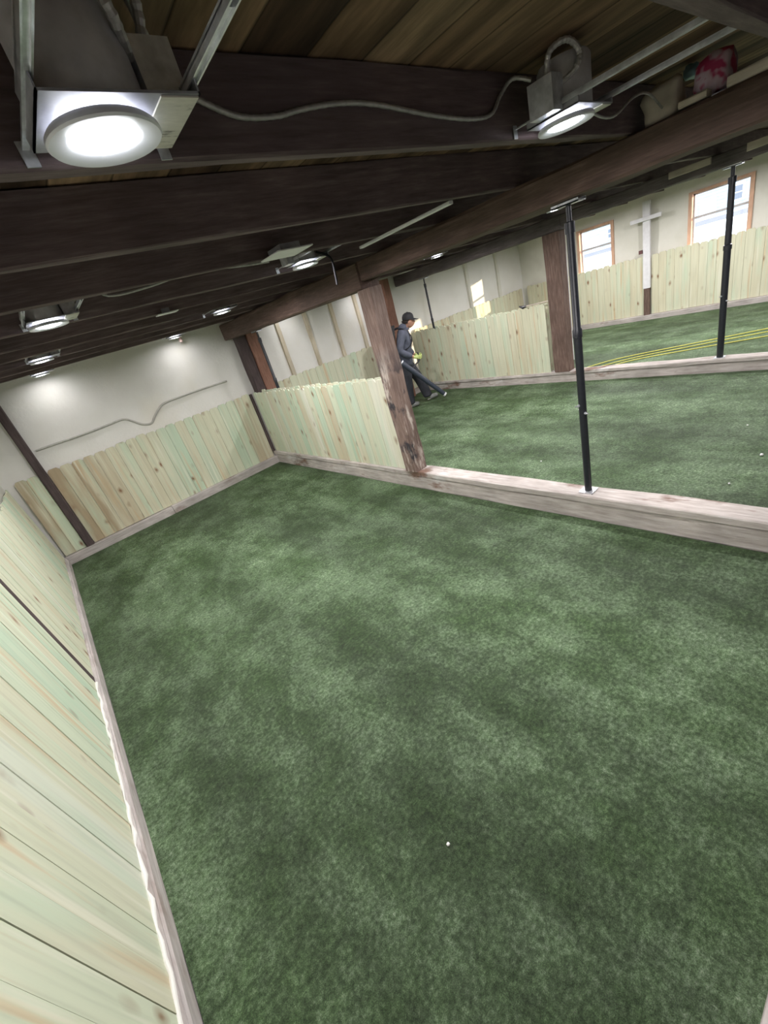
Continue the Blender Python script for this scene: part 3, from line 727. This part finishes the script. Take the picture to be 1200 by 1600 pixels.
# white post between the windows
t = empty('white_post', (11.16, 4.13, 0)); tag(t, 'white painted post with a crosspiece between the two windows', 'post')
mb = MB(); mb.timber(11.205, 11.262, 4.065, 4.205, 0.66, 2.30, 'z', 0.2, 0.003, 0.005, 4); mb.build('post', M['paint'], t)
mb = MB(); mb.timber(11.207, 11.262, 4.075, 4.195, 0.101, 0.655, 'z', 0.1, 0.006, 0.005, 6); b_ = mb.build('bare_foot', M['column'], t); b_['label'] = 'bare brown lower end of the white post'
mb = MB(); mb.timber(11.165, 11.204, 3.85, 4.43, 1.955, 2.03, 'y', 0.1, 0.003, 0.004, 7); mb.build('crosspiece', M['paint'], t)
mb = MB(); mb.box(11.18, 11.255, 4.21, 4.275, 1.36, 1.43); b_ = mb.build('block', plain_mat('maroon_block', (0.12, 0.05, 0.05), 0.6), t); b_['label'] = 'small maroon block on the post side'

rb_ = random.Random(4)
mb = MB(); mb.tube([(-0.593 + rb_.uniform(-0.006, 0.004), -0.3 + k * 0.06, 0.128 + rb_.uniform(-0.003, 0.004)) for k in range(64)], [0.007 + rb_.uniform(-0.004, 0.005) for k in range(64)], 8, 2)
tag(mb.build('foam_bead', M['foam_white'], smooth=True), 'ragged bead of white foam between left fence and its curb', 'foam bead')
# ------------------------------------------------------------------ small things on turf and fence
M['yellow'] = plain_mat('yellow_cord', (0.62, 0.60, 0.12), 0.55)
for (lab, pts) in (('yellow cord on the far turf, upper one of three', [(7.5, 3.75), (7.95, 3.36), (8.45, 2.45), (8.92, 1.57), (9.4, 0.7)]),
                   ('yellow cord on the far turf, middle one of three', [(7.4, 3.6), (7.9, 3.1), (8.3, 2.35), (8.70, 1.55), (9.1, 0.75)]),
                   ('yellow cord on the far turf, lowest one of three', [(7.3, 3.45), (7.75, 3.05), (8.1, 2.3), (8.45, 1.45), (8.8, 0.6)])):
    mb = MB(); mb.tube([(x, y, 0.008) for x, y in pts], 0.011, 8, 8, flat=0.7)
    tag(mb.build('yellow_cord', M['yellow'], smooth=True), lab, 'cord', 'yellow cords on the far turf')
M['crumb'] = plain_mat('foam_crumb', (0.78, 0.78, 0.76), 0.8)
for (x, y, s, lab) in ((5.93, 3.02, 0.03, 'white foam crumb on the middle turf, right of the jack post and upper'), (5.41, 2.82, 0.022, 'white foam crumb on the middle turf, close right of the jack post'), (4.29, 0.71, 0.02, 'white foam crumb on the middle turf at the right picture edge'),
                       (3.73, 0.79, 0.012, 'tiny white crumb just behind the near sill, right side'), (3.82, 2.46, 0.012, 'tiny white crumb behind the sill, left of the jack post'), (0.396, 0.882, 0.010, 'tiny white crumb on the near turf in the foreground'), (4.95, 0.95, 0.012, 'tiny pale crumb on the middle turf, far right')):
    blob('foam_crumb', M['crumb'], (x, y, s * 0.5), (s * 0.7, s * 0.6, s * 0.5), x * 3, lab, 'foam crumb', sub=2)['group'] = 'foam crumbs on the turf'
t = empty('hand_tool', (6.79, 4.1, 1.27)); tag(t, 'dark headed tool with a pale stick resting on the far divider fence', 'tool')
mb = MB(); mb.tube([(6.83, 3.85, 1.285), (6.83, 4.33, 1.278)], 0.010, 8, 1); mb.build('stick', M['pale_wood'], t)
mb = MB(); mb.tube([(6.83, 4.33, 1.278), (6.83, 4.40, 1.275), (6.83, 4.46, 1.30)], [0.018, 0.024, 0.006], 8, 3); mb.tube([(6.83, 4.38, 1.27), (6.83, 4.40, 1.22)], [0.016, 0.008], 8, 1); mb.build('head', M['black_steel'], t)

# ------------------------------------------------------------------ outside, seen through the windows
M['snow'] = plain_mat('snow', (0.85, 0.87, 0.90), 0.8, 0, 0.05, 0.8, 0.1)
M['siding'] = plain_mat('pale_blue_siding', (0.40, 0.48, 0.54), 0.7, 0, 0.05, 3, 0.1)
M['asphalt'] = plain_mat('street', (0.16, 0.16, 0.20), 0.8)
mb = MB(); mb.box(XR + 0.3, 90, -60, 90, 0.75, 0.95); tag(mb.build('ground', M['snow']), kind='structure')
mb = MB(); mb.box(29.0, 35.5, -60, 90, 0.95, 0.97); tag(mb.build('street', M['asphalt']), kind='structure')
def house(label, x, y0, y1, h, wins, doorspec, seed):
    t = empty('house', (x, (y0 + y1) / 2, 0.95)); tag(t, label, 'house', 'houses across the street')
    mb = MB(); mb.box(x, x + 7, y0, y1, 0.95, h)
    for k in range(int((h - 0.95) / 0.2)): mb.box(x - 0.02, x, y0, y1, 0.97 + k * 0.2, 0.97 + k * 0.2 + 0.17)
    mb.build('wall', M['siding'], t)
    mb = MB(); i = mb.add([(x - 0.4, y0 - 0.3, h), (x + 7.4, y0 - 0.3, h), (x + 3.5, y0 - 0.3, h + 2.2), (x - 0.4, y1 + 0.3, h), (x + 7.4, y1 + 0.3, h), (x + 3.5, y1 + 0.3, h + 2.2)])
    for q in ((0, 1, 2), (3, 5, 4), (0, 3, 4, 1), (1, 4, 5, 2), (2, 5, 3, 0)): mb.face([i + k for k in q])
    mb.build('roof', M['snow'], t)
    for (a, b, c, d) in wins:
        mb = MB(); mb.box(x - 0.06, x, a - 0.12, b + 0.12, c - 0.12, d + 0.12); f_ = mb.build('window_frame', M['paint'], t)
        mb = MB(); mb.box(x - 0.065, x - 0.06, a, b, c, (c + d) / 2 - 0.03); mb.box(x - 0.065, x - 0.06, a, b, (c + d) / 2 + 0.03, d); mb.build('pane', plain_mat('house_pane', (0.16, 0.18, 0.22), 0.2), f_)
    for (a, b, c, d) in doorspec:
        mb = MB(); mb.box(x - 0.05, x, a, b, c, d); mb.build('garage_door', M['paint'], t)
    return t
house('pale blue house across the street, seen through the right window', 40.0, 5.0, 13.5, 4.6, [(9.15, 9.75, 1.50, 2.25), (11.7, 11.95, 1.35, 1.75)], [(10.5, 11.4, 0.96, 1.95)], 1)
house('pale blue house across the street, seen through the window behind the near jack post', 41.0, 17.2, 26.0, 4.2, [(17.6, 17.9, 1.5, 2.1)], [(18.6, 19.4, 0.96, 1.9)], 2)

# ------------------------------------------------------------------ the walking man with a backpack blower
FX = Vector((0.73, -0.683, 0)); LX = Vector((0.683, 0.73, 0)); PC = Vector((5.92, 6.25, 0.012))
def W(f, l, z): return PC + FX * f + LX * l + Vector((0, 0, z))
def skin(name, chains, mat, parent=None, sub=2, root=0):
    """chains: list of lists of (key, (f,l,z), r or (rx,ry)); keys shared between chains join them"""
    off = world_loc(parent) if parent else Vector((0, 0, 0))
    keys, vs, rs, es = {}, [], [], []
    for ch in chains:
        prev = None
        for it in ch:
            k = it[0]
            if k not in keys:
                keys[k] = len(vs); vs.append(tuple(W(*it[1]) - off)); rs.append(it[2])
            if prev is not None: es.append((prev, keys[k]))
            prev = keys[k]
    me = bpy.data.meshes.new(name); me.from_pydata(vs, es, [])
    o = bpy.data.objects.new(name, me); COL.objects.link(o)
    if parent: o.parent = parent
    md = o.modifiers.new('Skin', 'SKIN'); md.use_smooth_shade = True
    sv = me.skin_vertices[0].data
    for i, r in enumerate(rs):
        sv[i].radius = r if isinstance(r, tuple) else (r, r)
        sv[i].use_root = (i == root)
    sd = o.modifiers.new('Subdivision', 'SUBSURF'); sd.levels = sub; sd.render_levels = sub
    me.materials.append(mat)
    return o
M['skin'] = plain_mat('skin', (0.45, 0.24, 0.17), 0.55, 0, 0.06, 20, 0)
M['jacket'] = plain_mat('navy_jacket', (0.085, 0.095, 0.130), 0.75, 0, 0.2, 12, 0.2)
M['trousers'] = plain_mat('dark_trousers', (0.030, 0.032, 0.042), 0.8, 0, 0.2, 12, 0.2)
M['cap'] = plain_mat('black_cap', (0.018, 0.018, 0.022), 0.7)
M['glove'] = plain_mat('yellow_green_glove', (0.52, 0.62, 0.22), 0.7)
M['glove_palm'] = plain_mat('black_glove', (0.025, 0.025, 0.028), 0.7)
M['shoe'] = plain_mat('grey_shoe', (0.22, 0.23, 0.22), 0.6)
M['blower'] = plain_mat('black_plastic', (0.022, 0.022, 0.026), 0.45)
M['tube_plastic'] = plain_mat('blower_tube_plastic', (0.035, 0.045, 0.065), 0.4)

J = dict(pel=(-0.20, 0, 0.90), wst=(-0.17, 0, 1.03), chs=(-0.10, 0, 1.27), nkb=(-0.06, 0, 1.42), nk=(-0.015, 0, 1.48), hd=(0.05, 0, 1.57),
         sr=(-0.13, -0.19, 1.36), er=(-0.24, -0.25, 1.09), wr=(-0.02, -0.22, 0.93), hr=(0.055, -0.20, 0.90),
         sl=(-0.08, 0.19, 1.37), el=(-0.11, 0.26, 1.10), wl=(0.02, 0.16, 0.92), hl=(0.085, 0.13, 0.885),
         hpr=(-0.20, -0.10, 0.84), knr=(-0.235, -0.11, 0.46), anr=(-0.275, -0.11, 0.09), fr=(-0.15, -0.11, 0.04),
         hpl=(-0.19, 0.10, 0.84), knl=(0.00, 0.11, 0.47), anl=(0.10, 0.11, 0.10), fl=(0.24, 0.11, 0.05))
def j(k, r): return (k, J[k], r)
def fingers(side, root, hand, dirv, curl, rad, s):
    """five bent finger chains of a hand gripping something"""
    out = []
    hx, hy, hz = J[hand]
    for i, (len_, up) in enumerate(((0.070, 0.030), (0.078, 0.011), (0.073, -0.009), (0.060, -0.028))):
        a = (hx + 0.025, hy, hz + up)
        b = (hx + 0.025 + len_ * 0.55, hy + s * 0.014, hz + up - 0.012)
        c = (hx + 0.025 + len_ * 0.50, hy + s * 0.044, hz + up - 0.020)
        d = (hx + 0.025 + len_ * 0.14, hy + s * 0.052, hz + up - 0.018)
        out.append([(hand, J[hand], None), ('%s%da' % (side, i), a, rad), ('%s%db' % (side, i), b, rad), ('%s%dc' % (side, i), c, rad * 0.92), ('%s%dd' % (side, i), d, rad * 0.85)])
    out.append([(hand, J[hand], None), (side + 'ta', (hx + 0.005, hy + s * 0.022, hz + 0.036), rad * 1.1), (side + 'tb', (hx + 0.040, hy + s * 0.050, hz + 0.046), rad), (side + 'tc', (hx + 0.062, hy + s * 0.060, hz + 0.030), rad * 0.9)])
    return out
body_chains = [
    [j('pel', (0.12, 0.10)), j('wst', (0.12, 0.095)), j('chs', (0.135, 0.10)), j('nkb', 0.07), j('nk', 0.065), ('skull', (0.035, 0, 1.53), 0.06)],
    [j('chs', 0.1), j('sr', 0.055), j('er', 0.040), j('wr', 0.027), j('hr', (0.026, 0.018))],
    [j('chs', 0.1), j('sl', 0.055), j('el', 0.040), j('wl', 0.027), j('hl', (0.026, 0.018))],
    [j('pel', 0.1), j('hpr', 0.082), j('knr', 0.055), j('anr', 0.034), j('fr', 0.024)],
    [j('pel', 0.1), j('hpl', 0.082), j('knl', 0.055), j('anl', 0.034), j('fl', 0.024)],
] + fingers('r', 'wr', 'hr', 1, 1, 0.0075, 1) + fingers('l', 'wl', 'hl', 1, 1, 0.0075, -1)
man = skin('person', body_chains, M['skin'])
# sculpted head, fused with the body into one continuous surface
bpy.context.view_layer.update()
bmb = bmesh.new(); bmb.from_mesh(bpy.data.meshes.new_from_object(man.evaluated_get(bpy.context.evaluated_depsgraph_get())))
bmh = bmesh.ops.create_icosphere(bmb, subdivisions=5, radius=1)
FEAT = [((0.97, 0, -0.20), 0.15, 0.26), ((0.80, 0, -0.62), 0.28, 0.09), ((0.90, 0.36, 0.03), 0.17, -0.07), ((0.90, -0.36, 0.03), 0.17, -0.07), ((0.93, 0, -0.44), 0.13, 0.05), ((0.94, 0, 0.22), 0.30, 0.03),
        ((-0.05, 1, -0.08), 0.17, 0.15), ((-0.05, -1, -0.08), 0.17, 0.15), ((0.6, 0.75, -0.55), 0.35, -0.08), ((0.6, -0.75, -0.55), 0.35, -0.08)]
for v in bmh['verts']:
    d = v.co.normalized(); r_ = 1.0
    for c_, w_, a_ in FEAT: r_ += a_ * math.exp(-((d - Vector(c_).normalized()).length / w_) ** 2)
    v.co = W(0.052 + d.x * 0.100 * r_, d.y * 0.079 * r_, 1.537 + d.z * 0.117 * r_)
hm = bpy.data.meshes.new('person'); bmb.to_mesh(hm); bmb.free(); hm.materials.append(M['skin'])
man.modifiers.clear(); man.data = hm
rm_ = man.modifiers.new('Remesh', 'REMESH'); rm_.mode = 'VOXEL'; rm_.voxel_size = 0.006; rm_.use_smooth_shade = True
tag(man, 'man in black cap and dark jacket striding over the middle turf with a backpack blower', 'person')
from mathutils.bvhtree import BVHTree
bpy.context.view_layer.update()
bvh = BVHTree.FromObject(man, bpy.context.evaluated_depsgraph_get())
def on_face(l, z):
    hit = bvh.ray_cast(W(0.5, l, z), -FX)
    return hit[0] if hit[0] is not None else W(0.13, l, z)
mb = MB()
for s in (-1, 1):
    mb.lathe([(0.0, -0.004), (0.009, 0.0), (0.0, 0.005)], on_face(s * 0.033, 1.541), FX, n=10, cap=False)
mb.build('eye', M['cap'], man, smooth=True)
mb = MB(); mb.tube([on_face(-0.024, 1.478), on_face(0, 1.478), on_face(0.024, 1.478)], 0.004, 8, 4); mb.build('mouth', plain_mat('lips', (0.30, 0.12, 0.10), 0.6), man, smooth=True)
skin('jacket', [
    [('a0', (-0.195, 0, 0.74), (0.175, 0.155)), ('a', (-0.19, 0, 0.84), (0.180, 0.160)), ('b', (-0.165, 0, 1.03), (0.185, 0.160)), ('c', (-0.10, 0, 1.27), (0.195, 0.165)), ('d', (-0.055, 0, 1.41), (0.12, 0.11)), ('e', (-0.02, 0, 1.475), (0.090, 0.085))],
    [('c', (0, 0, 0), 0.1), j('sr', 0.088), ('er', J['er'], 0.072), ('wr', (-0.025, -0.222, 0.935), 0.050)],
    [('c', (0, 0, 0), 0.1), j('sl', 0.088), ('el', J['el'], 0.072), ('wl', tuple(q + d for q, d in zip(J['wl'], (-0.01, 0.0, 0.0))), 0.050)],
], M['jacket'], man)
skin('hood', [[('a', (-0.15, 0, 1.40), (0.13, 0.085)), ('b', (-0.08, 0, 1.485), (0.125, 0.085)), ('c', (0.01, 0, 1.45), (0.11, 0.07))]], M['jacket'], man)
skin('trousers', [
    [('w', (-0.19, 0, 1.0), (0.145, 0.125)), ('p', (-0.20, 0, 0.86), (0.15, 0.135)), j('hpr', 0.125), ('knr', J['knr'], 0.105), ('cr', (-0.265, -0.11, 0.24), 0.102), ('ar', (-0.27, -0.11, 0.09), 0.100), ('ar2', (-0.27, -0.11, 0.05), 0.095)],
    [('p', (0, 0, 0), 0.1), j('hpl', 0.125), ('knl', J['knl'], 0.105), ('cl', (0.05, 0.11, 0.27), 0.102), ('al', (0.092, 0.11, 0.11), 0.100), ('al2', (0.10, 0.11, 0.06), 0.095)],
], M['trousers'], man)
for s, a, tip, hl_ in ((-1, J['anr'], (-0.10, -0.115, 0.035), (-0.315, -0.11, 0.045)), (1, J['anl'], (0.30, 0.115, 0.06), (0.075, 0.11, 0.042))):
    sh = skin('shoe', [[('h', hl_, (0.056, 0.056)), ('m', tuple((p + q) / 2 + 0.004 * (i_ == 2) for i_, (p, q) in enumerate(zip(hl_, tip))), (0.058, 0.054)), ('t', tip, (0.050, 0.040))], [('h', hl_, 0.04), ('k', (a[0], a[1], a[2] + 0.02), 0.058)]], M['shoe'], man)
    mb = MB(); p0 = W(hl_[0] - 0.004, hl_[1], hl_[2] - 0.030); p1 = W(tip[0] - 0.016, tip[1], tip[2] - 0.020)
    mb.tube([p0, (p0 + p1) / 2 + Vector((0, 0, -0.004)), p1], [0.034, 0.042, 0.030], 12, 4, flat=0.3); mb.build('sole', plain_mat('pale_sole', (0.60, 0.62, 0.55), 0.6), sh, smooth=True)
def glove(side, wr, hand, s):
    gl_ch = [[('w0', J[wr], 0.036), (hand, J[hand], (0.034, 0.024))]] + fingers(side, wr, hand, 1, 1, 0.0105, s)
    gl_ch = [[(k, p, r if r is not None else (0.034, 0.024)) for k, p, r in ch] for ch in gl_ch]
    return skin('glove', gl_ch, M['glove'], man)
glove('r', 'wr', 'hr', 1); glove('l', 'wl', 'hl', -1)
# cap
cx, cz = 0.050, 1.588
mb = MB(); axis = Vector((FX.x * 0.10, FX.y * 0.10, 1)).normalized()
mb.lathe([(0.108, 0.0), (0.110, 0.02), (0.106, 0.055), (0.088, 0.094), (0.054, 0.117), (0.012, 0.126), (0.008, 0.132), (0.0, 0.133)], W(cx, 0, cz - 0.02), axis, n=28, cap=False)
capo = mb.build('cap', M['cap'], man, smooth=True)
mb = MB(); rows = []
for k in range(9):
    a = -1.1 + 2.2 * k / 8
    i0 = W(cx + 0.104 * math.cos(a), 0.104 * math.sin(a), cz - 0.018); i1 = W(cx + 0.104 * math.cos(a) + 0.085 * math.cos(a * 0.55) * (1 - abs(a) * 0.45), 0.100 * math.sin(a), cz - 0.055 + 0.012 * abs(a))
    rows.append(mb.add([i0, i1, i1 - Vector((0, 0, 0.006)), i0 - Vector((0, 0, 0.006))]))
for a, b in zip(rows[:-1], rows[1:]):
    for q in range(4): mb.face((a + q, a + (q + 1) % 4, b + (q + 1) % 4, b + q))
mb.face([rows[0] + q for q in range(4)]); mb.face([rows[-1] + q for q in range(3, -1, -1)])
mb.build('brim', M['cap'], capo)
mb = MB(); mb.lathe([(0.080, 0.0), (0.092, 0.03), (0.094, 0.055)], W(0.012, 0, 1.510), axis, n=24, cap=True); mb.build('hair', plain_mat('dark_hair', (0.03, 0.022, 0.018), 0.8), man, smooth=True)
# chest mark on the jacket
mb = MB(); c0 = W(0.028, -0.055, 1.285)
for k in range(4):
    p = W(0.034 - k * 0.004, -0.045 - k * 0.022, 1.285)
    mb.lathe([(0.011, 0), (0.011, 0.004)], p, FX * 0.75 - LX * 0.65, n=6)
mk_ = mb.build('chest_mark', M['paint'], man); mk_['label'] = 'small white lettering mark on the jacket chest'
# backpack blower
t = empty('backpack_blower', W(-0.36, 0, 1.0)); tag(t, 'black backpack leaf blower carried by the walking man, tube pointing to the turf', 'leaf blower')
def obox(mb, f0, f1, l0, l1, z0, z1, lean=0.0, ch=0.02):
    pts = []
    for z, ins in ((z0, ch), (z0 + ch, 0), (z1 - ch, 0), (z1, ch)):
        sh = lean * (z - z0)
        for (f_, l_) in ((f0 + ins, l0), (f1 - ins, l0), (f1, l0 + ch), (f1, l1 - ch), (f1 - ins, l1), (f0 + ins, l1), (f0, l1 - ch), (f0, l0 + ch)):
            pts.append(W(f_ + sh, l_, z))
    i = mb.add(pts)
    for r_ in range(3):
        for k in range(8):
            k2 = (k + 1) % 8; mb.face((i + r_ * 8 + k, i + r_ * 8 + k2, i + r_ * 8 + 8 + k2, i + r_ * 8 + 8 + k))
    mb.face([i + k for k in range(7, -1, -1)]); mb.face([i + 24 + k for k in range(8)])
mb = MB(); obox(mb, -0.40, -0.335, -0.17, 0.17, 1.02, 1.54, 0.22); mb.build('back_frame', M['blower'], t)
mb = MB(); obox(mb, -0.54, -0.40, -0.15, 0.15, 1.17, 1.52, 0.22, 0.03); mb.build('engine_housing', M['blower'], t)
mb = MB(); mb.lathe([(0.13, -0.08), (0.15, -0.05), (0.15, 0.05), (0.13, 0.08)], W(-0.50, 0, 1.08), FX, n=24); mb.build('fan_housing', M['blower'], t, smooth=True)
for s in (-1, 1):
    mb = MB(); mb.tube([W(-0.30, s * 0.11, 1.45), W(-0.17, s * 0.115, 1.475), W(-0.04, s * 0.115, 1.40), W(0.035, s * 0.10, 1.27), W(0.0, s * 0.135, 1.15), W(-0.13, s * 0.17, 1.08), W(-0.30, s * 0.14, 1.06)], 0.024, 8, 5, flat=0.5); mb.build('shoulder_strap', M['blower'], t, smooth=True)
mb = MB(); mb.tube([W(-0.50, -0.12, 1.02), W(-0.46, -0.24, 1.01), W(-0.37, -0.30, 0.975), W(-0.27, -0.31, 0.915)], 0.055, 14, 8, ridge=0.10); mb.build('flexible_hose', M['blower'], t, smooth=True)
mb = MB(); mb.tube([W(-0.27, -0.31, 0.915), W(-0.03, -0.31, 0.635), W(0.19, -0.30, 0.37), W(0.405, -0.29, 0.115)], [0.052, 0.047, 0.043, 0.040], 16, 4); mb.build('blower_tube', M['tube_plastic'], t, smooth=True)
d_ = (W(0.405, -0.29, 0.115) - W(0.19, -0.30, 0.37)).normalized()
mb = MB(); mb.lathe([(0.041, -0.012), (0.0425, -0.012), (0.0425, 0.022), (0.036, 0.022), (0.036, 0.0)], W(0.405, -0.29, 0.115), d_, n=20, cap=False); n_ = mb.build('nozzle_rim', M['paint'], t, smooth=True); n_['label'] = 'pale rim at the tube mouth'
mb = MB(); mb.lathe([(0.056, -0.012), (0.058, -0.008), (0.058, 0.008), (0.056, 0.012)], W(-0.255, -0.31, 0.897), d_, n=20); n_ = mb.build('clamp_ring', M['galv'], t, smooth=True); n_['label'] = 'pale clamp ring at the hip'
mb = MB(); mb.tube([W(-0.09, -0.30, 0.72), W(0.00, -0.24, 0.79), W(0.075, -0.175, 0.84), W(0.085, -0.165, 0.98)], 0.016, 10, 6); mb.build('control_handle', M['blower'], t, smooth=True)
